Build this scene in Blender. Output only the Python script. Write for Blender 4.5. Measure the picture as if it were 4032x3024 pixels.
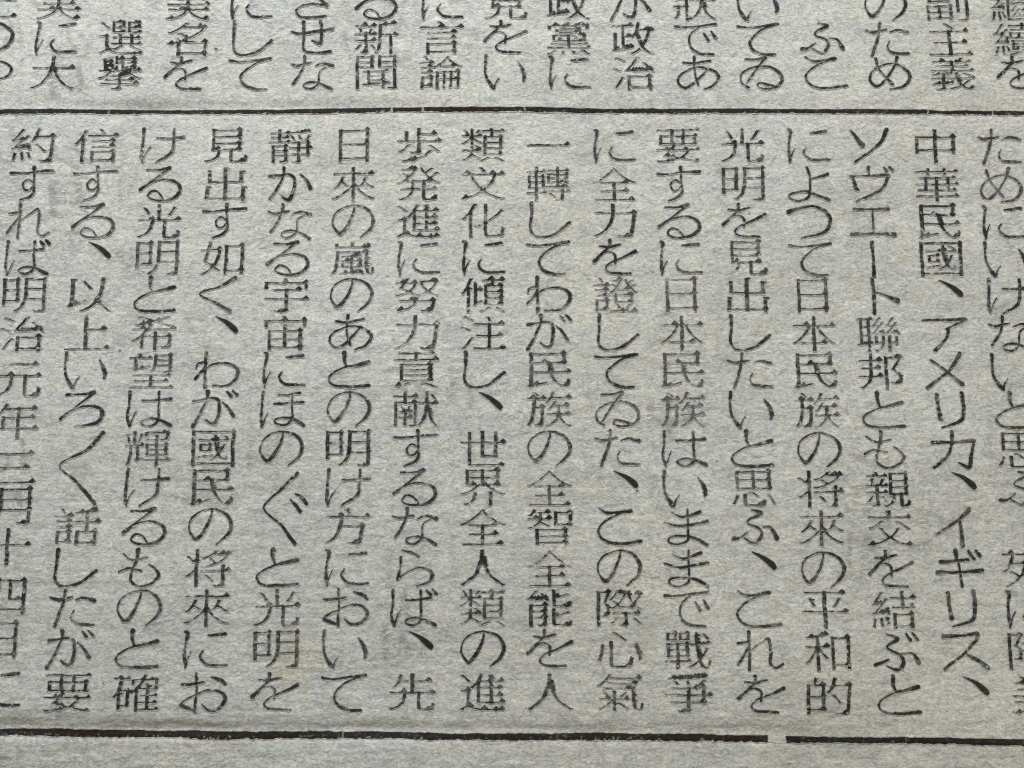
import bpy, math, random
import numpy as np
from mathutils import Matrix

S = bpy.context.scene
for o in list(bpy.data.objects):
    bpy.data.objects.remove(o)
COL = S.collection
R = math.radians
U = 0.0016                      # scene units (cm) per measured unit of the page at the middle of the frame

# ------------------------------------------------------------------ camera
TILT = R(5.2)
FOC = 26.0 / 36.0 * 4032.0
DIST = FOC * U
cam_d = bpy.data.cameras.new('camera')
cam_d.lens = 26.0
cam_d.sensor_width = 36.0
cam_d.clip_start = 0.05
cam_d.clip_end = 500.0
cam = bpy.data.objects.new('camera', cam_d)
COL.objects.link(cam)
cam.location = (0.0, -DIST * math.sin(TILT), DIST * math.cos(TILT))
cam.rotation_euler = (TILT, 0.0, 0.0)
S.camera = cam
cam_d.dof.use_dof = True
cam_d.dof.focus_distance = DIST
cam_d.dof.aperture_fstop = 0.6

# ------------------------------------------------------------------ light
W = bpy.data.worlds.new('World')
S.world = W
W.use_nodes = True
bg = W.node_tree.nodes['Background']
bg.inputs[0].default_value = (0.90, 0.97, 1.0, 1.0)
bg.inputs[1].default_value = 0.13


def area(name, loc, target, sx, sy, power, col):
    d = bpy.data.lights.new(name, 'AREA')
    d.shape = 'RECTANGLE'
    d.size = sx
    d.size_y = sy
    d.energy = power
    d.color = col
    o = bpy.data.objects.new(name, d)
    COL.objects.link(o)
    o.location = loc
    v = Matrix.Translation(loc).to_translation()
    from mathutils import Vector
    q = (Vector(target) - Vector(loc)).to_track_quat('-Z', 'Y')
    o.rotation_euler = q.to_euler()
    return o


area('window_light', (-4.0, 14.0, 9.2), (0.0, 0.0, 0.0), 8.0, 6.0, 3450.0, (0.96, 0.985, 1.0))
area('room_light', (14.0, -6.0, 12.0), (0.0, 0.0, 0.0), 6.0, 6.0, 800.0, (1.0, 0.83, 0.56))
S.view_settings.view_transform = 'Standard'
S.view_settings.look = 'None'
S.view_settings.exposure = 0.0
S.view_settings.gamma = 1.0
S.render.engine = 'CYCLES'
S.cycles.use_denoising = False
S.cycles.pixel_filter_type = 'BLACKMAN_HARRIS'
S.cycles.filter_width = 1.15


# ------------------------------------------------------------------ page measurements -> flat page
def page_xy(px, py):
    """where a point measured at (px, py) of the 4032 x 3024 picture lies on the flat sheet"""
    px = np.asarray(px, float)
    py = np.asarray(py, float)
    dx = (px - 2016.0) / FOC
    dy = -(py - 1512.0) / FOC
    c, s = math.cos(TILT), math.sin(TILT)
    vy = dy * c + s
    vz = dy * s - c
    t = DIST * c / (-vz)
    return dx * t, -DIST * s + vy * t


rs = np.random.RandomState(7)


def field(h, w, sx, sy, seed):
    """smooth random field, zero mean and unit spread, blurred by sx, sy cells"""
    r = np.random.RandomState(seed)
    n = r.randn(h, w)
    fx = np.fft.rfftfreq(w)[None, :]
    fy = np.fft.fftfreq(h)[:, None]
    g = np.exp(-2.0 * (math.pi ** 2) * ((fx * sx) ** 2 + (fy * sy) ** 2))
    f = np.fft.irfft2(np.fft.rfft2(n) * g, s=(h, w))
    return (f - f.mean()) / f.std()


# rule lines of the page, measured
TOP_RULE = ([-400, 0, 550, 1000, 1550, 2050, 2500, 3100, 3500, 4032, 4400],
            [441, 441, 440, 436, 432, 430, 434, 438, 441, 446, 449])
BOT_RULE = ([-400, 0, 530, 1050, 2000, 2500, 3020, 3600, 4032, 4400],
            [2880, 2883.5, 2889, 2895, 2903, 2905, 2910, 2913, 2920, 2925])

# height of the paper over a grid of 5 units
G = 5.0
GX0, GY0, GX1, GY1 = -150.0, -150.0, 4185.0, 3180.0
gx = np.arange(GX0, GX1 + 0.1, G)
gy = np.arange(GY0, GY1 + 0.1, G)
NX, NY = len(gx), len(gy)
HX, HY = np.meshgrid(gx, gy)
fib = field(NY, NX, 1.9, 0.75, 1)
fib2 = field(NY, NX, 0.9, 0.6, 2)
med = field(NY, NX, 5.5, 3.2, 3)
big = field(NY, NX, 60, 36, 4)
streak = field(NY, NX, 9.0, 1.0, 5)
down = np.clip((HY - 900.0) / 1700.0, 0, 1)
HGT = 0.26 * fib + 0.20 * fib2 + 0.62 * med + 5.0 * big + (0.10 + 0.20 * down) * streak
for rule, depth, wid in ((TOP_RULE, 8.5, 28.0), (BOT_RULE, 15.0, 40.0)):
    ry = np.interp(HX, rule[0], rule[1])
    d = HY - ry
    lump = 0.75 + 0.35 * field(NY, NX, 40, 6, 9)
    left = 0.45 + 0.75 * np.clip(1.0 - HX / 2600.0, 0, 1)
    HGT -= depth * left * lump * np.where(d < -wid * 0.35, np.exp(-((d + wid * 0.35) / wid) ** 2), np.exp(-((d + wid * 0.35) / (wid * 0.75)) ** 2))
edge = np.minimum(np.minimum(HX - GX0, GX1 - HX), np.minimum(HY - GY0, GY1 - HY))
HGT *= np.clip(edge / 60.0, 0, 1)


def height(px, py):
    u = np.clip((np.asarray(px, float) - GX0) / G, 0, NX - 1.001)
    v = np.clip((np.asarray(py, float) - GY0) / G, 0, NY - 1.001)
    i = u.astype(int)
    j = v.astype(int)
    a = u - i
    b = v - j
    return ((HGT[j, i] * (1 - a) + HGT[j, i + 1] * a) * (1 - b)
            + (HGT[j + 1, i] * (1 - a) + HGT[j + 1, i + 1] * a) * b)


# wear of the ink over a grid of 2 units
KW, KH = 2300, 1800
wear = (0.62 * field(KH, KW, 3.4, 1.9, 11) + 0.42 * field(KH, KW, 1.3, 1.1, 12)
        + 0.35 * field(KH, KW, 9, 6, 13))
wear /= wear.std()
fade = field(KH, KW, 45, 40, 14)
fleck = field(KH, KW, 1.8, 1.3, 15)


def samp(F, px, py):
    i = np.clip(((np.asarray(px) + 280) / 2.0).astype(int), 0, KW - 1)
    j = np.clip(((np.asarray(py) + 280) / 2.0).astype(int), 0, KH - 1)
    return F[j, i]


# ------------------------------------------------------------------ material of paper and ink
def newsprint():
    m = bpy.data.materials.new('newsprint')
    m.use_nodes = True
    nt = m.node_tree
    N, L = nt.nodes, nt.links
    N.clear()
    out = N.new('ShaderNodeOutputMaterial')
    bs = N.new('ShaderNodeBsdfPrincipled')
    bs.inputs['Roughness'].default_value = 0.92
    bs.inputs['Specular IOR Level'].default_value = 0.12
    L.new(bs.outputs[0], out.inputs[0])
    geo = N.new('ShaderNodeNewGeometry')

    def mapped(sx, sy, off=0.0):
        mp = N.new('ShaderNodeMapping')
        mp.inputs['Scale'].default_value = (sx, sy, 1.0)
        mp.inputs['Location'].default_value = (off, off * 1.7, off)
        L.new(geo.outputs['Position'], mp.inputs['Vector'])
        return mp.outputs[0]

    def noise(sx, sy, detail=3.0, rough=0.55, dist=0.0, off=0.0):
        n = N.new('ShaderNodeTexNoise')
        n.inputs['Scale'].default_value = 1.0
        n.inputs['Detail'].default_value = detail
        n.inputs['Roughness'].default_value = rough
        n.inputs['Distortion'].default_value = dist
        L.new(mapped(sx, sy, off), n.inputs['Vector'])
        return n.outputs['Fac']

    def math_(op, a, b=None, c=None):
        k = N.new('ShaderNodeMath')
        k.operation = op
        for q, v in enumerate((a, b, c)):
            if v is None:
                continue
            if isinstance(v, (int, float)):
                k.inputs[q].default_value = v
            else:
                L.new(v, k.inputs[q])
        return k.outputs[0]

    def ramp(fac, stops):
        r = N.new('ShaderNodeValToRGB')
        el = r.color_ramp.elements
        el[0].position, el[0].color = stops[0][0], (*stops[0][1], 1)
        el[1].position, el[1].color = stops[-1][0], (*stops[-1][1], 1)
        for p, c in stops[1:-1]:
            e = el.new(p)
            e.color = (*c, 1)
        L.new(fac, r.inputs['Fac'])
        return r.outputs['Color']

    def mix(fac, a, b, mode='MIX'):
        x = N.new('ShaderNodeMix')
        x.data_type = 'RGBA'
        x.blend_type = mode
        for sock, v in ((x.inputs[0], fac), (x.inputs[6], a), (x.inputs[7], b)):
            if isinstance(v, (int, float)):
                sock.default_value = v
            elif isinstance(v, tuple):
                sock.default_value = (*v, 1)
            else:
                L.new(v, sock)
        return x.outputs[2]

    # pulp: clouds of pale and dark fibre
    cloud = noise(3.2, 5.0, 4.0, 0.6, 0.6)
    flock = noise(18.0, 30.0, 3.0, 0.6, 1.2, 3.0)
    speck = noise(55.0, 95.0, 2.0, 0.6, 0.8, 7.0)
    base = ramp(flock, [(0.30, (0.50, 0.505, 0.49)), (0.50, (0.63, 0.63, 0.595)), (0.70, (0.77, 0.765, 0.72))])
    base = mix(math_('MULTIPLY', math_('SUBTRACT', 0.62, cloud), 1.1), base, (0.40, 0.42, 0.42))
    sp = ramp(speck, [(0.30, (0.70, 0.715, 0.735)), (0.5, (1.0, 1.0, 1.0)), (0.68, (1.20, 1.195, 1.18))])
    base = mix(1.0, base, sp, 'MULTIPLY')
    huen = noise(9.0, 16.0, 3.0, 0.6, 0.6, 31.0)
    hue = ramp(huen, [(0.36, (0.955, 0.985, 1.005)), (0.5, (1.0, 1.0, 0.985)), (0.66, (1.03, 1.005, 0.95))])
    base = mix(1.0, base, hue, 'MULTIPLY')
    # thin dark hairs of unbleached fibre
    hair = N.new('ShaderNodeTexVoronoi')
    hair.feature = 'DISTANCE_TO_EDGE'
    hair.inputs['Scale'].default_value = 1.0
    hmap = N.new('ShaderNodeMapping')
    hmap.inputs['Scale'].default_value = (6.0, 15.0, 9.0)
    warp = N.new('ShaderNodeTexNoise')
    warp.inputs['Scale'].default_value = 9.0
    warp.inputs['Detail'].default_value = 3.0
    L.new(geo.outputs['Position'], warp.inputs['Vector'])
    add = N.new('ShaderNodeVectorMath')
    add.operation = 'MULTIPLY_ADD'
    L.new(warp.outputs['Color'], add.inputs[0])
    add.inputs[1].default_value = (0.16, 0.12, 0.0)
    L.new(geo.outputs['Position'], add.inputs[2])
    L.new(add.outputs[0], hmap.inputs['Vector'])
    L.new(hmap.outputs[0], hair.inputs['Vector'])
    hline = math_('LESS_THAN', hair.outputs['Distance'], 0.030)
    hsel = math_('MULTIPLY', hline, math_('MULTIPLY', math_('GREATER_THAN', noise(4.0, 6.0, 3.0, 0.6, 0.0, 11.0), 0.55), 0.24))
    base = mix(hsel, base, (0.20, 0.215, 0.225))
    # yellowed patches low on the sheet
    stain = noise(0.5, 0.7, 3.0, 0.55, 0.0, 21.0)
    warm = math_('MULTIPLY', math_('SUBTRACT', stain, 0.42), 0.9)
    base = mix(warm, base, mix(1.0, base, (1.05, 0.985, 0.87), 'MULTIPLY'))
    for sx_, sy_, rad, amt, colr in ((1150, 2590, 0.22, 0.5, (1.0, 0.90, 0.66)), (560, 2190, 0.4, 0.3, (1.0, 0.95, 0.82)), (3560, 1020, 0.05, 0.8, (0.92, 0.84, 0.66))):
        wx_, wy_ = page_xy(sx_, sy_)
        dn = N.new('ShaderNodeVectorMath')
        dn.operation = 'DISTANCE'
        L.new(add.outputs[0], dn.inputs[0])
        dn.inputs[1].default_value = (float(wx_) + 0.08, float(wy_) + 0.06, 0.0)
        f = math_('MULTIPLY', math_('MAXIMUM', math_('SUBTRACT', 1.0, math_('DIVIDE', dn.outputs['Value'], rad)), 0.0), amt)
        base = mix(f, base, mix(1.0, base, colr, 'MULTIPLY'))
    # tint of single fibres
    at = N.new('ShaderNodeAttribute')
    at.attribute_name = 'tint'
    tint = mix(math_('MAXIMUM', math_('MULTIPLY', at.outputs['Fac'], -1.0), 0.0), base, (0.17, 0.185, 0.20))
    tint = mix(math_('MAXIMUM', at.outputs['Fac'], 0.0), tint, (0.78, 0.79, 0.76))
    # ink
    ik = N.new('ShaderNodeAttribute')
    ik.attribute_name = 'ink'
    inkn = noise(45.0, 70.0, 3.0, 0.6, 0.5, 17.0)
    inkc = ramp(inkn, [(0.30, (0.016, 0.017, 0.019)), (0.55, (0.033, 0.034, 0.034)), (0.75, (0.085, 0.083, 0.078))])
    bk = N.new('ShaderNodeAttribute')
    bk.attribute_name = 'brown'
    inkc = mix(bk.outputs['Fac'], inkc, (0.022, 0.012, 0.009))
    col = mix(math_('MINIMUM', ik.outputs['Fac'], 1.0), tint, inkc)
    L.new(col, bs.inputs['Base Color'])
    # relief of the pulp
    hn = math_('ADD', math_('MULTIPLY', flock, 0.6), math_('MULTIPLY', speck, 0.5))
    hn = math_('SUBTRACT', hn, math_('MULTIPLY', hsel, 0.35))
    hn = math_('SUBTRACT', hn, math_('MULTIPLY', ik.outputs['Fac'], 0.12))
    bp = N.new('ShaderNodeBump')
    bp.inputs['Strength'].default_value = 0.75
    bp.inputs['Distance'].default_value = 0.0048
    L.new(hn, bp.inputs['Height'])
    L.new(bp.outputs[0], bs.inputs['Normal'])
    return m


MAT = newsprint()


def mesh_np(name, co, quads, attrs=None, origin=(0, 0, 0)):
    me = bpy.data.meshes.new(name)
    n, k = len(co), len(quads)
    me.vertices.add(n)
    me.loops.add(k * 4)
    me.polygons.add(k)
    me.vertices.foreach_set('co', (co - np.array(origin)).astype(np.float32).ravel())
    me.loops.foreach_set('vertex_index', quads.astype(np.int32).ravel())
    me.polygons.foreach_set('loop_start', np.arange(0, k * 4, 4, dtype=np.int32))
    me.polygons.foreach_set('use_smooth', np.ones(k, dtype=bool))
    me.update(calc_edges=True)
    for a, v in (attrs or {}).items():
        at = me.attributes.new(a, 'FLOAT', 'POINT')
        at.data.foreach_set('value', v.astype(np.float32).ravel())
    me.materials.append(MAT)
    return me


def put(name, me, parent, loc=(0, 0, 0), label=None, kind=None):
    o = bpy.data.objects.new(name, me)
    COL.objects.link(o)
    o.parent = parent
    o.location = loc
    if label:
        o['label'] = label
    if kind:
        o['kind'] = kind
    return o


# ------------------------------------------------------------------ table under the sheet
def table():
    m = bpy.data.materials.new('table_wood')
    m.use_nodes = True
    nt = m.node_tree
    b = nt.nodes['Principled BSDF']
    n = nt.nodes.new('ShaderNodeTexNoise')
    n.inputs['Scale'].default_value = 1.5
    mp = nt.nodes.new('ShaderNodeMapping')
    mp.inputs['Scale'].default_value = (0.15, 2.5, 1)
    g = nt.nodes.new('ShaderNodeNewGeometry')
    r = nt.nodes.new('ShaderNodeValToRGB')
    r.color_ramp.elements[0].color = (0.12, 0.075, 0.045, 1)
    r.color_ramp.elements[1].color = (0.26, 0.17, 0.10, 1)
    nt.links.new(g.outputs['Position'], mp.inputs[0])
    nt.links.new(mp.outputs[0], n.inputs['Vector'])
    nt.links.new(n.outputs['Fac'], r.inputs[0])
    nt.links.new(r.outputs[0], b.inputs['Base Color'])
    v = np.array([(x, y, z) for z in (-2.0, -0.06) for y in (-60, 60) for x in (-80, 80)], float)
    q = np.array([(4, 5, 7, 6), (1, 0, 2, 3), (0, 1, 5, 4), (3, 2, 6, 7), (2, 0, 4, 6), (1, 3, 7, 5)])
    me = mesh_np('tabletop', v, q)
    me.materials.clear()
    me.materials.append(m)
    for p in me.polygons:
        p.use_smooth = False
    o = put('tabletop', me, None, kind='structure')
    return o


table()

# ------------------------------------------------------------------ the sheet
page = bpy.data.objects.new('newspaper_page', None)
COL.objects.link(page)
page['label'] = 'aged grey newsprint page of vertical Japanese text between two black rule lines'
page['category'] = 'newspaper'


def sheet():
    ex = np.cumsum(np.linspace(G, 260, 26))
    xs = np.concatenate([GX0 - ex[::-1], gx, GX1 + ex])
    ys = np.concatenate([GY0 - ex[::-1][-20:], gy, GY1 + ex[:20]])
    X, Y = np.meshgrid(xs, ys)
    wx, wy = page_xy(X, Y)
    Z = height(X, Y) * U
    co = np.stack([wx, wy, Z], -1).reshape(-1, 3)
    n = len(xs)
    idx = np.arange(len(co)).reshape(len(ys), n)
    q = np.stack([idx[1:, :-1], idx[1:, 1:], idx[:-1, 1:], idx[:-1, :-1]], -1).reshape(-1, 4)
    put('sheet', mesh_np('sheet', co, q, {'ink': show_through(X, Y).ravel()}), page)


# ------------------------------------------------------------------ brush-drawn kana (x, y, width in hundredths of the type body)
def P(s):
    return [[tuple(float(v) for v in p.split(',')) for p in st.split()] for st in s.split('|')]


DAK = '|78,3,4 86,14,7|90,1,4 98,11,7'
KANA = {
 'に': '5,2,4 11,8,8 7,40,5 6,72,7 8,98,4|8,95,5 13,74,3 20,57,2|55,13,3 70,12,6 92,9,7|46,54,3 40,70,5 50,87,6 68,92,6 98,91,5',
 'の': '52,5,3 51,20,5 40,55,7 21,84,8 8,70,5 3,50,4 10,25,4 30,8,3 55,3,4 82,15,6 96,42,8 90,70,7 66,97,3',
 'を': '14,16,3 35,19,6 62,10,4|38,1,8 36,18,5 22,36,6 2,61,8|22,38,2 36,33,3 49,42,5 49,66,5|97,31,8 72,46,5 40,64,4 28,80,4 40,93,5 84,95,5',
 'す': '2,20,6 30,20,3 70,14,5 98,13,7|55,1,8 56,25,5 57,50,5 57,72,7 48,88,6 26,98,3|55,46,4 43,38,4 32,50,4 36,67,5 48,67,4 56,55,4',
 'る': '18,8,4 45,9,4 70,2,9|70,2,7 40,32,4 4,67,8|12,58,3 35,42,3 62,36,4 88,46,7 96,68,8 82,90,7 58,98,5 34,96,4 22,85,4 32,71,4 48,77,4 60,97,4',
 'ろ': '12,10,6 45,8,4 74,3,8|74,3,6 42,36,4 2,76,8|18,61,3 50,42,4 80,44,6 95,62,9 82,88,7 34,98,3',
 'と': '38,1,10 38,22,7 43,40,4|92,28,9 62,37,6 42,42,4 14,58,4 4,75,5 14,92,5 45,97,6 94,94,7',
 'が': '2,27,7 22,24,4 44,19,5 58,28,7 60,58,7 53,86,8 41,89,6 31,80,4|32,1,9 31,22,5 20,58,6 2,97,8|66,30,3 80,47,6 92,70,9|75,2,4 84,15,8|88,0,4 98,12,8',
 'か': '2,27,7 25,24,5 45,21,5 58,32,7 60,60,7 50,92,8 40,92,6 30,82,3|36,1,7 34,24,5 22,60,6 4,92,8|74,22,4 88,38,7 97,60,9',
 'し': '12,1,9 11,40,6 9,72,6 17,93,6 36,98,4 65,89,6 98,57,7',
 'て': '2,12,6 30,15,4 95,5,7|92,7,5 60,20,4 35,45,5 28,65,6 38,86,7 62,97,7 87,97,5',
 'で': '2,14,7 30,15,4 97,5,6|58,14,4 38,36,4 33,60,5 40,82,6 60,95,7 88,97,5|68,34,4 77,53,8|86,28,4 95,48,8',
 'た': '2,22,4 20,28,7 50,20,4|34,1,7 32,28,6 25,60,7 14,98,7|58,28,3 76,22,5 98,29,8|55,57,3 50,74,4 60,90,6 98,94,6',
 'い': '5,2,8 4,35,6 7,65,6 20,93,9 26,99,5|25,96,5 30,80,3 37,68,2|80,20,3 90,40,8 95,62,9 93,74,5',
 'な': '2,22,4 17,27,6 48,19,4|34,1,8 32,24,5 22,55,6 8,80,7|58,28,3 76,21,5 98,28,9|86,30,3 72,40,3 68,55,4 67,80,5 52,96,5 36,94,4 33,84,4 48,76,4 70,80,5 97,98,8',
 'ら': '25,2,4 45,8,6 60,17,7|22,22,6 20,50,5 16,80,7|16,80,4 35,62,3 65,48,4 90,62,8 86,84,7 58,98,3',
 'ば': '6,2,7 5,40,5 3,72,6 8,98,6|9,96,5 15,75,3 22,56,2|33,29,4 60,28,4 88,24,6|66,4,6 66,40,5 67,80,6 53,96,5 36,92,4 34,83,4 50,76,4 70,80,6 97,96,8|80,3,5 87,14,8|92,0,5 99,10,8',
 'は': '6,2,7 5,40,5 3,72,6 8,98,6|9,96,5 15,75,3 22,56,2|33,26,5 60,26,4 97,22,7|71,3,6 71,40,5 72,80,6 56,96,5 37,92,4 35,83,4 52,76,4 74,80,6 98,94,8',
 'ほ': '6,2,7 5,40,5 3,72,6 6,98,6|7,96,5 12,75,3 17,62,2|40,10,4 62,10,3 88,6,5|32,36,5 60,34,5 96,32,6|72,10,5 72,50,4 72,78,6 56,94,5 37,90,4 35,80,4 52,74,4 74,78,6 98,96,8',
 'お': '2,28,4 22,28,6 50,22,4|34,1,6 35,50,5 34,98,7|34,96,6 8,83,8 5,76,5 25,60,4 60,42,4 88,48,6 98,68,8 85,90,7 64,95,6 50,80,4|68,8,4 88,17,8 97,27,5',
 'あ': '18,18,5 40,21,5 80,12,5|44,1,7 42,30,5 44,60,5 50,84,6|74,34,4 60,56,5 40,80,6 20,93,6 5,80,6 6,60,5 25,42,4 55,32,4 85,42,6 98,62,8 86,86,6 62,99,3',
 'め': '20,6,7 28,40,5 55,82,8|70,1,8 62,30,5 40,70,6 20,90,6 5,72,6 10,46,5 35,26,4 65,20,4 92,42,7 96,68,8 80,90,6 50,98,3',
 'ゐ': '15,9,5 40,9,4 62,3,8|62,3,6 42,36,5 24,70,5 14,86,3|20,95,6 5,80,5 7,52,4 35,32,4 70,30,5 94,50,8 98,74,8 84,92,6 60,98,4 42,92,4 46,80,4 64,84,6 86,93,5',
 'こ': '8,1,4 24,13,6 45,13,5 76,7,9|60,12,4 22,34,4 5,62,5 18,88,6 50,97,6 98,90,7',
 'ま': '20,10,3 45,22,5 82,8,7|2,36,3 40,46,5 98,34,6|55,1,5 55,60,5 53,86,5 30,97,4 12,89,4 18,76,4 48,74,4 75,82,6 96,98,8',
 'れ': '28,1,8 28,50,6 26,98,7|3,30,4 28,28,5 18,55,5 3,84,7|26,52,3 55,26,3 70,18,6 73,50,7 71,80,6 82,93,5 98,83,5',
 'け': '8,1,8 6,40,6 4,78,8 7,98,4|7,95,4 14,72,3 24,55,2|38,28,4 60,29,5 99,25,7|77,1,6 76,40,7 70,72,7 36,99,3',
 'く': '82,2,11 50,24,5 4,47,4 40,72,6 72,96,10',
 'ふ': '44,2,3 64,11,8 38,28,4 36,40,4 58,52,5 63,72,7 48,92,6 24,78,3|2,80,9 16,78,5 34,62,3|66,48,3 84,52,6 97,80,10',
 'ぶ': '30,4,3 54,16,8 30,34,4 34,44,5 58,60,6 64,80,8 50,97,7 26,88,3|2,84,8 18,78,5 32,70,3|56,56,3 84,56,5 98,78,10|74,4,4 82,20,8|88,2,4 97,18,8',
 'わ': '24,1,9 24,50,6 25,98,9|3,44,4 8,30,4 26,31,4 14,56,5 2,74,6|14,60,3 40,34,4 72,30,5 96,46,8 95,70,8 76,92,5 42,94,3',
 'も': '40,1,9 38,30,6 28,62,6 30,86,6 48,98,5 72,92,5 88,72,7 80,52,5 66,40,3|8,12,3 28,28,5 62,20,4|2,60,6 22,50,4 50,56,4',
 'せ': '2,30,3 25,36,6 98,24,8|30,3,9 31,50,6 33,86,6 60,94,5 92,90,8|70,1,8 73,40,7 69,66,8 50,58,3',
 'さ': '5,26,5 50,26,4 92,12,7|48,2,5 60,30,5 84,60,9|84,60,5 50,54,4 22,62,4 12,78,5 28,94,6 80,92,7',
 'よ': '46,1,5 52,30,5 52,72,5 44,92,5 20,98,5 4,88,4 10,76,4 40,70,5 65,80,6 95,95,8|52,36,4 75,29,5 92,21,7',
 'つ': '2,22,10 28,12,6 60,5,5 88,24,8 97,48,9 82,80,7 30,98,3',
 'ソ': '5,3,4 32,48,12|88,3,10 70,45,7 12,98,5', 'ヴ': '44,1,9 45,22,6|2,26,8 7,30,6 12,56,9 18,66,6|6,26,4 86,23,6|90,24,8 70,65,7 14,98,4|80,2,5 86,12,8|93,0,5 99,8,8',
 'エ': '8,12,7 50,13,4 86,12,8|49,14,5 49,84,5|0,86,9 50,84,5 99,87,9', 'ー': '45,2,9 46,50,6 47,98,10',
 'ト': '41,1,8 44,50,7 43,98,8|46,38,4 72,48,6 97,63,11', 'ア': '1,11,5 60,9,6 97,8,8 78,20,6 52,36,4|57,36,7 50,65,6 24,98,8',
 'メ': '79,1,10 50,50,6 1,96,8|14,18,5 50,52,6 80,85,10', 'リ': '20,8,9 22,40,8 25,74,10|76,2,9 78,50,8 68,80,7 26,98,3',
 'カ': '2,30,8 40,29,5 95,26,9|94,27,6 88,60,7 80,98,9 58,85,3|48,1,9 45,35,6 32,70,7 2,99,7', 'イ': '76,1,11 50,30,6 1,68,5|56,32,6 57,65,8 59,98,11',
 'ギ': '42,1,10 48,40,5 53,98,7|8,31,8 70,25,6|0,60,10 50,58,5 99,53,9|72,3,6 82,20,8|88,1,6 97,14,8', 'ス': '2,12,9 50,10,5 80,9,9 50,55,6 2,98,7|48,56,5 75,76,8 96,95,10',
 '、': '42,4,2 66,20,9 84,38,13 89,45,11', '〱': '95,2,9 60,25,7 4,46,4 40,70,7 75,98,9', 'ぐ': '78,2,8 40,25,6 3,48,4 40,72,6 72,98,9|62,38,3 72,44,7 84,54,8|74,30,3 86,35,8 98,44,8',
 '・': '50,50,10 52,51,9',
}
# ------------------------------------------------------------------ glyph masks on a grid of 2 units
CW, CH = 172.0, 134.0           # nominal type body
MARG = 9.0                      # margin in hundredths


def spline(pts):
    p = np.array(pts, float)
    if len(p) == 2:
        t = np.linspace(0, 1, 40)[:, None]
        return p[0] * (1 - t) + p[1] * t
    q = np.vstack([2 * p[0] - p[1], p, 2 * p[-1] - p[-2]])
    out = []
    t = np.linspace(0, 1, 18, endpoint=False)[:, None]
    for i in range(1, len(q) - 2):
        a, b, c, d = q[i - 1], q[i], q[i + 1], q[i + 2]
        out.append(0.5 * ((2 * b) + (-a + c) * t + (2 * a - 5 * b + 4 * c - d) * t ** 2 + (-a + 3 * b - 3 * c + d) * t ** 3))
    out.append(p[-1:])
    return np.vstack(out)


def grid_size(w, h):
    return int(round(w * (1 + 2 * MARG / 100) / 2.0)) + 1, int(round(h * (1 + 2 * MARG / 100) / 2.0)) + 1


def mask_kana(ch, w, h):
    nx, ny = grid_size(w, h)
    X, Y = np.meshgrid(np.arange(nx) * 2.0, np.arange(ny) * 2.0)
    sd = np.full(X.shape, 1e9)
    for st in P(KANA[ch]):
        s = spline(st)
        sx = (s[:, 0] + MARG) / 100 * w
        sy = (s[:, 1] + MARG) / 100 * h
        sr = np.maximum(s[:, 2], 2.2) / 100 * CW * 0.5 * 1.02
        d = np.sqrt((X[..., None] - sx) ** 2 + (Y[..., None] - sy) ** 2) - sr
        sd = np.minimum(sd, d.min(-1))
    return np.clip(0.5 - sd / 3.2, 0, 1)


def raster(ch, nx, ny):
    """fill the built-in face's outline of ch on an nx x ny raster"""
    cu = bpy.data.curves.new('glyph', 'FONT')
    cu.body = ch
    cu.resolution_u = 3
    ob = bpy.data.objects.new('glyph', cu)
    COL.objects.link(ob)
    me = bpy.data.meshes.new_from_object(ob.evaluated_get(bpy.context.evaluated_depsgraph_get()))
    me.calc_loop_triangles()
    v = np.array([x.co[:2] for x in me.vertices])
    tri = np.array([t.vertices[:] for t in me.loop_triangles])
    bpy.data.objects.remove(ob)
    bpy.data.curves.remove(cu)
    bpy.data.meshes.remove(me)
    B = np.zeros((ny, nx), bool)
    if len(v) == 0:
        return B
    # type body of the face: the ideograph square
    cxm = (v[:, 0].min() + v[:, 0].max()) / 2
    cym = (v[:, 1].min() + v[:, 1].max()) / 2
    wx_, wy_ = np.ptp(v[:, 0]), np.ptp(v[:, 1])
    em = EM
    kx = 1.0 / em
    # stretch a little so that full characters fill the body as the printed ones do
    fx = 1.0 / max(wx_ / em, 0.88) if wx_ / em > 0.7 else 1.06
    fy = 1.0 / max(wy_ / em, 0.88) if wy_ / em > 0.7 else 1.06
    u = 0.5 + (v[:, 0] - cxm) * kx * fx
    t = 0.5 - (v[:, 1] - cym) * kx * fy
    m = MARG / 100
    px = (u + m) / (1 + 2 * m) * (nx - 1)
    py = (t + m) / (1 + 2 * m) * (ny - 1)
    for a, b, c in tri:
        x = px[[a, b, c]]
        y = py[[a, b, c]]
        x0, x1 = max(int(x.min()), 0), min(int(x.max()) + 2, nx)
        y0, y1 = max(int(y.min()), 0), min(int(y.max()) + 2, ny)
        if x1 <= x0 or y1 <= y0:
            continue
        gx_, gy_ = np.meshgrid(np.arange(x0, x1), np.arange(y0, y1))
        den = (y[1] - y[2]) * (x[0] - x[2]) + (x[2] - x[1]) * (y[0] - y[2])
        if abs(den) < 1e-9:
            continue
        l0 = ((y[1] - y[2]) * (gx_ - x[2]) + (x[2] - x[1]) * (gy_ - y[2])) / den
        l1 = ((y[2] - y[0]) * (gx_ - x[2]) + (x[0] - x[2]) * (gy_ - y[2])) / den
        B[y0:y1, x0:x1] |= (l0 >= -1e-6) & (l1 >= -1e-6) & (l0 + l1 <= 1 + 1e-6)
    return B


def em_of_face():
    cu = bpy.data.curves.new('glyph', 'FONT')
    cu.body = '國'
    ob = bpy.data.objects.new('glyph', cu)
    COL.objects.link(ob)
    w = ob.dimensions[0]
    bpy.context.view_layer.update()
    w = ob.dimensions[0]
    bpy.data.objects.remove(ob)
    bpy.data.curves.remove(cu)
    return w / 0.85


EM = em_of_face()


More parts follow.
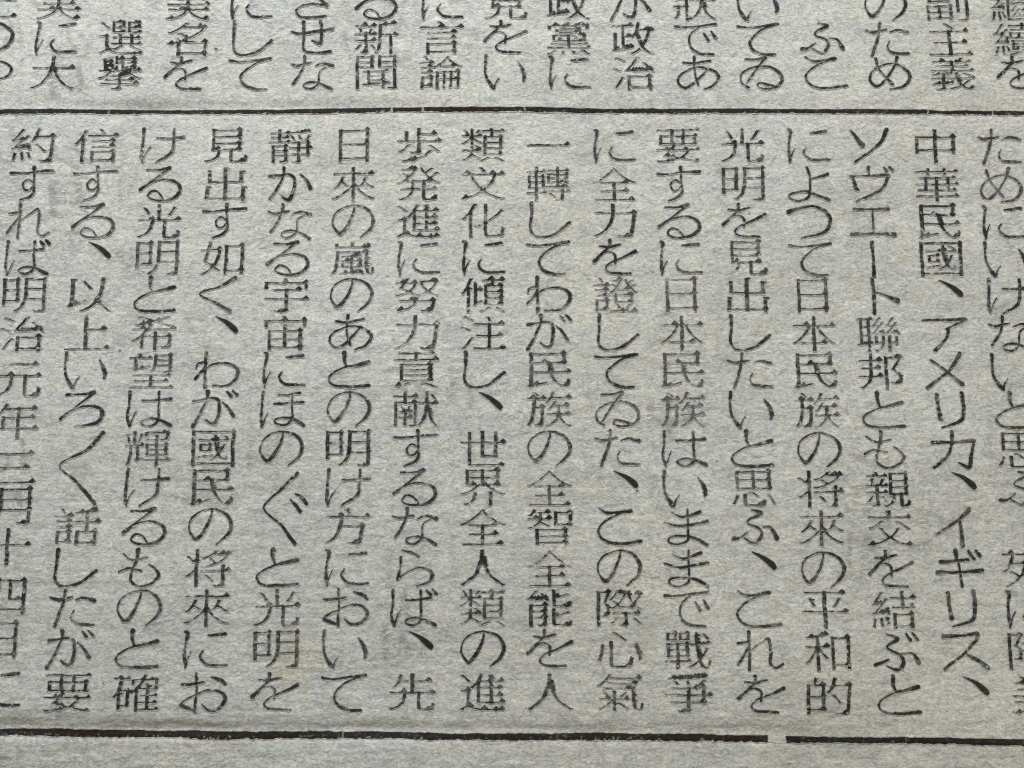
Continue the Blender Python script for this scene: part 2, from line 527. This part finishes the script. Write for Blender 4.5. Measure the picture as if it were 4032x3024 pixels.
def runs(col):
    d = np.diff(np.concatenate([[0], col.astype(np.int8), [0]]))
    return np.flatnonzero(d == 1), np.flatnonzero(d == -1)


def mask_kanji(ch, w, h):
    nx, ny = grid_size(w, h)
    K = 3
    HXn, HYn = nx * K, ny * K
    B = raster(ch, HXn, HYn)
    px = K / 2.0                                    # raster cells per unit
    # old book face: horizontal strokes thin, upright strokes full
    T = np.zeros_like(B)
    thin = np.zeros_like(B)
    for i in range(HXn):
        for a, b in zip(*runs(B[:, i])):
            L_ = (b - a) / px
            if L_ <= 15:
                n = max(L_ * 0.46, 3.4)
            elif L_ <= 32:
                n = max(L_ * 0.46, 3.4) + (L_ - 15) / 17.0 * (L_ * 0.46)
            else:
                n = L_ - 1.5
            n = min(n, L_)
            c = (a + b) / 2.0
            a2, b2 = int(round(c - n * px / 2)), int(round(c + n * px / 2))
            T[a2:b2, i] = True
            if L_ <= 15:
                thin[a2:b2, i] = True
    # triangular stops at the right ends of the thin strokes, nibs at the tops of upright ones
    for j in range(HYn):                            # upright strokes a little leaner than in the face
        for a, b in zip(*runs(T[j])):
            L_ = (b - a) / px
            if 6.5 < L_ < 17 and not thin[j, a:b].all():
                n = L_ * (0.95 if L_ > 9 else 1.0)
                c = (a + b) / 2.0
                T[j, a:int(round(c - n * px / 2))] = False
                T[j, int(round(c + n * px / 2)):b] = False
    Y, X = np.mgrid[0:HYn, 0:HXn]
    done = []
    ends = []
    for j in range(HYn):
        for a, b in zip(*runs(T[j])):
            if (b - a) / px > 26 and b < HXn - 1:
                ends.append((j, b))
    for j, b in ends:
        if any(abs(j - q[0]) < 9 * px and abs(b - q[1]) < 10 * px for q in done):
            continue
        done.append((j, b))
    F = T.astype(float)
    blob = np.zeros_like(F)
    dense = B.mean()
    sz = (12.0 if dense < 0.30 else 8.6) * px
    for j, b in done:
        grp = [q for q in ends if abs(q[0] - j) < 6 * px and abs(q[1] - b) < 10 * px]
        jj = sum(q[0] for q in grp) / len(grp)
        bb = max(q[1] for q in grp)
        cx_, cy_ = bb - sz * 0.75, jj - sz * 0.25
        u = (X - cx_) / sz
        v = (Y - cy_) / (sz * 0.85)
        blob = np.maximum(blob, ((np.abs(u) * 0.85 + np.maximum(v, 0) * 1.3 + np.maximum(-v, 0) * 0.8) < 0.95))
    tops = []
    for i in range(HXn):
        for a, b in zip(*runs(T[:, i])):
            if (b - a) / px > 24:
                tops.append((a, i))
    done = []
    for a, i in tops:
        if any(abs(a - q[0]) < 7 * px and abs(i - q[1]) < 14 * px for q in done):
            continue
        done.append((a, i))
        cx_, cy_ = i + 4 * px, a + 3.0 * px
        u = (X - cx_) / (6.5 * px)
        v = (Y - cy_) / (4.5 * px)
        blob = np.maximum(blob, (np.abs(u) + np.abs(v)) < 0.9)
    F = F * np.where(thin, 0.86, 1.0)
    F = np.maximum(F, blob * 1.25)
    F = F.reshape(ny, K, nx, K).mean((1, 3))
    # soften by a hair
    Fp = np.pad(F, 1, mode='edge')
    F = (F * 0.6 + 0.1 * (Fp[:-2, 1:-1] + Fp[2:, 1:-1] + Fp[1:-1, :-2] + Fp[1:-1, 2:]))
    return F


CACHE = {}


def mask(ch, w, h):
    k = (ch, w, h)
    if k not in CACHE:
        CACHE[k] = mask_kana(ch, w, h) if ch in KANA else mask_kanji(ch, w, h)
    return CACHE[k]


def smooth(a, b, x):
    t = np.clip((x - a) / (b - a), 0, 1)
    return t * t * (3 - 2 * t)


EPS = 1.8


def ink_patch(name, dens, X, Y, parent, label=None, lift=EPS, kind=None, origin=None, brown=None):
    """mesh of the printed cells: dens, X, Y are (ny, nx) arrays in page units"""
    keep = np.maximum.reduce([dens[:-1, :-1], dens[1:, :-1], dens[:-1, 1:], dens[1:, 1:]]) > 0.03
    if not keep.any():
        return None
    ny, nx = dens.shape
    idx = np.arange(ny * nx).reshape(ny, nx)
    q = np.stack([idx[1:, :-1], idx[1:, 1:], idx[:-1, 1:], idx[:-1, :-1]], -1)[keep]
    used = np.unique(q)
    remap = np.zeros(ny * nx, int)
    remap[used] = np.arange(len(used))
    xs, ys = X.ravel()[used], Y.ravel()[used]
    wx, wy = page_xy(xs, ys)
    z = (height(xs, ys) + lift) * U
    co = np.stack([wx, wy, z], -1)
    org = (float(wx.mean()), float(wy.mean()), 0.0)
    me = mesh_np(name, co, remap[q], {'ink': dens.ravel()[used], **({'brown': brown.ravel()[used]} if brown is not None else {})}, org)
    return put(name, me, parent, org, label, kind)


rc = random.Random(5)


def inked(F, X, Y, strength, rough=1.0):
    n = samp(wear, X, Y) * rough
    f = samp(fade, X, Y)
    s = strength + 0.05 * f
    # thin strokes break where little ink took
    thr = 0.25 + 0.165 * n - 0.30 * (s - 1.0)
    d = smooth(thr - 0.16, thr + 0.26, F) * smooth(0.03, 0.16, F)
    d = d * (1 - 0.55 * rough * smooth(1.5, 2.4, samp(fleck, X, Y)))
    d = d * np.clip(0.93 - 0.09 * n, 0.35, 1.0)
    return np.clip(d * (0.55 + 0.45 * min(strength, 1.1)) * (1.12 if rough < 0.2 else 1.0), 0, 1)


def character(ch, cx, cy, w, h, slant, parent, strength=1.0, nomw=CW, nomh=CH):
    F = mask(ch, nomw, nomh)
    ny, nx = F.shape
    u = (np.arange(nx) / (nx - 1) - 0.5) * w * (1 + 2 * MARG / 100)
    v = (np.arange(ny) / (ny - 1) - 0.5) * h * (1 + 2 * MARG / 100)
    UU, VV = np.meshgrid(u, v)
    # uneven old type: a gentle wobble of the outline
    ph = rc.random() * 6.28
    a = rc.uniform(-0.012, 0.012)
    X = cx + UU + slant * VV + 0.7 * np.sin(VV / 17.0 + ph) + 0.5 * np.sin(UU / 11.0 + ph * 2)
    Y = cy + VV + a * UU + 0.6 * np.sin(UU / 19.0 + ph * 3) + 0.5 * np.sin(VV / 9.0 + ph)
    nm = 'printed_comma' if ch == '、' else 'printed_character'
    return ink_patch(nm, inked(F, X, Y, strength, 0.08 if ch == '、' else (1.0 if ch in KANA else 1.15)), X, Y, parent,
                     None if ch == '、' else 'printed character ' + ch)


ROWS = [573, 723, 869, 1015, 1161, 1310, 1458, 1611, 1766, 1920, 2073, 2236, 2393, 2556, 2727]


def column(xt, xb, text, ys=None, soft=None, yoff=(0.0, 0.0)):
    """one column of the lower block, from (xt, 573) to (xb, 2727)"""
    e = bpy.data.objects.new('text_column', None)
    COL.objects.link(e)
    e.parent = page
    ys = ys or ROWS
    for r, ch in enumerate(text):
        if ch in ' _':
            continue
        y = ys[r]
        t = (y - 573.0) / (2727.0 - 573.0)
        x = xt + (xb - xt) * t
        w = 170.0 + 11.0 * t
        h = 133.0 + 17.0 * t
        y = y + yoff[0] * (1 - t) + yoff[1] * t
        st = 1.0 + rc.uniform(-0.12, 0.12) + (soft or {}).get(r + 1, 0.0)
        sl = (xb - xt) / 2154.0
        if ch == '〱':
            character(ch, x + 3, 1844, 190, 290, 0.0, e, 1.1, 190.0, 290.0)
        elif ch == 'ぐ':
            character(ch, x + 18, 2002, 176, 290, 0.0, e, 1.1, 176.0, 290.0)
        elif ch == '一':
            character(ch, x, y - 2, w, h, sl, e, st)
        else:
            character(ch, x, y, w, h, sl, e, st)
    return e


column(131, -5, '約すれば明治元年三月十四日に', [573, 723, 869, 1015, 1162, 1313, 1496, 1656, 1843, 1993, 2153, 2348, 2519, 2711])
column(380, 270, '信する、以上いろ〱 話したが要', soft={11: -0.25})
column(636, 537, 'ける光明と希望は輝けるものと確', soft={7: -0.1})
column(890, 802, '見出す如く、わが國民の将來にお')
column(1143, 1082, '靜かなる宇宙にほのぐ と光明を', soft={1: -0.05})
column(1393, 1354, '日來の嵐のあとの明け方において')
column(1650, 1623, '歩発進に努力貢献するならば、先')
column(1902, 1900, '類文化に傾注し、世界全人類の進', soft={15: -0.1})
column(2158, 2166, '一轉してわが民族の全智全能を人', soft={8: -0.12})
column(2417, 2443, 'に全力を證してゐた、この際心氣', soft={5: -0.15})
column(2670, 2712, '要するに日本民族はいままで戰爭', soft={5: -0.15, 6: -0.12, 7: -0.2, 8: -0.2, 9: -0.15}, yoff=(0, 4))
column(2922, 2993, '光明を見出したいと思ふ、これを', yoff=(0, 5))
column(3179, 3257, 'によつて日本民族の将來の平和的', yoff=(2, 8))
column(3424, 3535, 'ソヴエート聯邦とも親交を結ぶと', yoff=(4, 8), soft={4: 0.1})
column(3682, 3811, '中華民國、アメリカ、イギリス、', yoff=(4, 6), soft={4: 0.1})
column(3934, 4072, 'ためにいけないと思ふ 列に障美', yoff=(5, 8))

UP = [14, 151, 287]


def upper(xa, xc, text, soft=0.0, dx=0.0):
    e = bpy.data.objects.new('text_column', None)
    COL.objects.link(e)
    e.parent = page
    for r, ch in enumerate(text):
        if ch == ' ':
            continue
        x = xa + (xc - xa) * r / 2.0
        character(ch, x, UP[r] + (3 if xa > 3300 or xa < 800 else 0), 169, 131, (xc - xa) / 280.0, e, 1.03 + rc.uniform(-0.1, 0.1) + soft)


edge_col = bpy.data.objects.new('text_column', None)
COL.objects.link(edge_col)
edge_col.parent = page
character('一', -12, 3, 160, 120, 0, edge_col, 1.2)
character('一', -12, 68, 160, 120, 0, edge_col, 1.2)
character('つ', -27, 150, 168, 128, 0, edge_col, 1.1)
character('つ', -14, 281, 130, 84, 0, edge_col, 1.15)
upper(238, 212, '実に大')
upper(484, 474, ' 選擧', 0.25)
upper(742, 730, '美名を')
upper(990, 984, 'にして')
upper(1232, 1225, 'させな')
upper(1482, 1481, 'る新聞')
upper(1740, 1737, 'に言論')
upper(1993, 1988, '見をい')
upper(2236, 2241, '政黨に')
upper(2486, 2494, 'が政治')
upper(2736, 2748, '狀であ')
upper(2985, 2995, 'いてゐ')
upper(3228, 3248, ' ふこ')
upper(3487, 3500, 'のため')
upper(3728, 3750, '副主義')
upper(3985, 4010, '繼續を')


# faint print of the other side showing through the thin sheet
def show_through(X, Y):
    g = np.zeros((NY, NX))
    rr = random.Random(77)
    pool = 'のにをたはしてとるがな民日明會議國大本政府月中人'
    for c in range(17):
        for k in range(21):
            cx = c * 262 + 5 + rr.uniform(-6, 6)
            cy = -40 + k * 152 + (60 if c % 2 else 0) + rr.uniform(-8, 8)
            a = max(0.0, rr.gauss(0.085, 0.08))
            F = mask(rr.choice(pool), CW, CH)[:, ::-1]
            ny, nx = F.shape
            xx = ((cx - CW / 2 + np.arange(nx) * 2.0 - GX0) / G).astype(int)
            yy = ((cy - CH / 2 + np.arange(ny) * 2.0 - GY0) / G).astype(int)
            XX, YY = np.meshgrid(xx, yy)
            ok = (XX >= 0) & (XX < NX) & (YY >= 0) & (YY < NY)
            np.add.at(g, (YY[ok], XX[ok]), F[ok] * a * 4 / (G * G) * 2.2)
    for bx, by, bw, bh, a in ((735, 2640, 40, 26, 0.20), (460, 2165, 18, 12, 0.2), (3430, 2740, 34, 12, 0.16), (1480, 2150, 8, 60, 0.10), (965, 2180, 8, 80, 0.12),
                              (1270, 585, 60, 10, 0.08), (2880, 1000, 40, 60, 0.05), (2360, 1900, 60, 60, 0.05), (3330, 1000, 50, 70, 0.06), (3300, 1900, 60, 90, 0.05)):
        g += 1.5 * a * np.exp(-((HX - bx) / bw) ** 2 - ((HY - by) / bh) ** 2)
    fx = np.fft.rfftfreq(NX)[None, :]
    fy = np.fft.fftfreq(NY)[:, None]
    g = np.fft.irfft2(np.fft.rfft2(g) * np.exp(-2 * math.pi ** 2 * ((fx * 1.5) ** 2 + (fy * 1.2) ** 2)), s=(NY, NX))
    patch = np.clip(0.5 + 0.6 * field(NY, NX, 40, 40, 21), 0, 1.6)
    mott = 0.030 * np.clip(field(NY, NX, 22, 14, 24), -0.5, 3) + 0.026 * np.clip(field(NY, NX, 7, 5, 22), -1, 3) + 0.016 * np.clip(field(NY, NX, 2.6, 1.3, 23), -1, 3)
    g = np.clip(g * patch + np.maximum(mott, 0), 0, 0.34)
    u = np.clip(((X - GX0) / G).round().astype(int), 0, NX - 1)
    v = np.clip(((Y - GY0) / G).round().astype(int), 0, NY - 1)
    inside = (X >= GX0) & (X <= GX1) & (Y >= GY0) & (Y <= GY1)
    return np.where(inside, g[v, u], 0.0)


sheet()


# stray specks of ink
for x, y, w in ((850, 191, 9), (2508, 1932, 10), (700, 152, 5), (470, 1378, 6), (2822, 1813, 4), (410, 2690, 5)):
    nx, ny = int(w * 2) + 4, int(w * 1.6) + 4
    X, Y = np.meshgrid(x + (np.arange(nx) - nx / 2) * 2.0, y + (np.arange(ny) - ny / 2) * 2.0)
    d = np.clip(1.2 - np.hypot((X - x) / w, (Y - y) / (w * 0.7)) + 0.12 * samp(wear, X, Y), 0, 1)
    ink_patch('ink_speck', smooth(0.15, 0.6, d) * 0.9, X, Y, page)


# ------------------------------------------------------------------ black rule lines
def rule_line(rule, half, gaps, x0=-340, x1=4360, dark=1.0, seed=1, label=None):
    n = int((x1 - x0) / 2)
    m = int(half * 2.6)
    xs = x0 + np.arange(n) * 2.0
    X = np.repeat(xs[None, :], m, 0)
    yc = np.interp(xs, rule[0], rule[1])
    k = np.exp(-0.5 * (np.arange(-60, 61) / 25.0) ** 2)
    yc = np.convolve(np.pad(yc, 60, mode='edge'), k / k.sum(), mode='valid')
    V = (np.arange(m) - (m - 1) / 2.0) * 2.0
    r = np.random.RandomState(seed)

    def wob(s):
        f = np.convolve(r.randn(n + 8 * s), np.exp(-0.5 * (np.arange(-4 * s, 4 * s + 1) / s) ** 2), mode='same')[4 * s:4 * s + n]
        return f / f.std()
    top = half * (1 + 0.06 * wob(4) + 0.08 * wob(30))
    bot = half * (1 + 0.10 * wob(3) + 0.09 * wob(25))
    Y = yc[None, :] + V[:, None]
    F = np.clip(0.5 + np.minimum(V[:, None] + top, bot - V[:, None]) / 5.0, 0, 1)
    nz = samp(wear, X, Y)
    nz2 = samp(fleck, X, Y)
    low = np.clip(V[:, None] / half, -0.3, 1) + 0.3
    d = smooth(0.22, 0.62, F + 0.08 * nz) * np.clip(1.0 - 0.05 * nz, 0.2, 1)
    d *= 1 - 0.42 * low * smooth(0.9, 2.2, nz2)
    for g0, g1, s in gaps:
        d *= 1 - s * smooth(g0 - 3, g0 + 3, X + 2 * nz) * (1 - smooth(g1 - 3, g1 + 3, X + 2 * nz))
    ink_patch('rule_line', np.clip(d * dark * 1.05, 0, 1), X, Y, page, lift=2.0,
              brown=np.clip(0.45 + 0.5 * smooth(-0.1, 0.9, V[:, None] / half) + 0.1 * samp(fade, X, Y), 0, 1), label=label)


rule_line(TOP_RULE, 9.6, [(1539, 1546, 0.65), (1662, 1669, 0.6), (3650, 3656, 0.6), (3902, 3908, 0.5), (2062, 2068, 0.5), (425, 432, 0.3)], seed=3, label='thin black rule line under the upper block of text')
rule_line(BOT_RULE, 12.8, [(3026, 3092, 0.93), (1345, 1351, 0.4), (3560, 3566, 0.25)], seed=4, label='heavier black rule line along the bottom, broken by one gap')


# ------------------------------------------------------------------ loose surface fibres
def fibres(n, seed, wlo, whi, llo, lhi, tints, spread, lift, name):
    r = np.random.RandomState(seed)
    m = 8
    x = r.uniform(-130, 4160, n)
    y = r.uniform(-130, 3150, n)
    ang = r.randn(n) * spread
    odd = r.rand(n) < 0.16
    ang[odd] = r.uniform(-1.57, 1.57, odd.sum())
    L_ = r.uniform(llo, lhi, n) * np.exp(0.35 * r.randn(n))
    bend = r.randn(n) * 0.08
    bend2 = r.randn(n) * 0.10
    px = np.zeros((n, m))
    py = np.zeros((n, m))
    a = ang.copy()
    px[:, 0], py[:, 0] = x, y
    th = np.zeros((n, m))
    th[:, 0] = a
    for k in range(1, m):
        a = a + bend + bend2 * (k - 3) + 0.09 * r.randn(n)
        px[:, k] = px[:, k - 1] + np.cos(a) * L_ / m
        py[:, k] = py[:, k - 1] + np.sin(a) * L_ / m
        th[:, k] = a
    wd = r.uniform(wlo, whi, n)[:, None] * np.sin(np.linspace(0.35, math.pi - 0.35, m))[None, :] * 0.5
    nx_, ny_ = -np.sin(th), np.cos(th)
    A = (px + nx_ * wd, py + ny_ * wd)
    B = (px - nx_ * wd, py - ny_ * wd)
    lf = r.uniform(lift[0], lift[1], n)[:, None]
    t = r.uniform(tints[0], tints[1], n)[:, None].repeat(m, 1)
    X = np.stack([A[0], B[0]], -1)
    Y = np.stack([A[1], B[1]], -1)
    Z = height(X, Y) + lf[..., None] * np.sin(np.linspace(0.5, math.pi - 0.5, m))[None, :, None]
    wx, wy = page_xy(X, Y)
    co = np.stack([wx, wy, Z * U], -1).reshape(-1, 3)
    tt = np.stack([t, t], -1).reshape(-1)
    idx = np.arange(n * m * 2).reshape(n, m, 2)
    q = np.stack([idx[:, :-1, 1], idx[:, 1:, 1], idx[:, 1:, 0], idx[:, :-1, 0]], -1).reshape(-1, 4)
    put(name, mesh_np(name, co, q, {'tint': tt}), page, kind='stuff')


fibres(15000, 31, 4.0, 9.0, 16, 50, (0.08, 0.40), 0.22, (0.35, 0.75), 'pale_fibres')
fibres(9000, 32, 2.4, 6.0, 14, 50, (-0.34, -0.08), 0.30, (0.3, 0.6), 'dark_fibres')
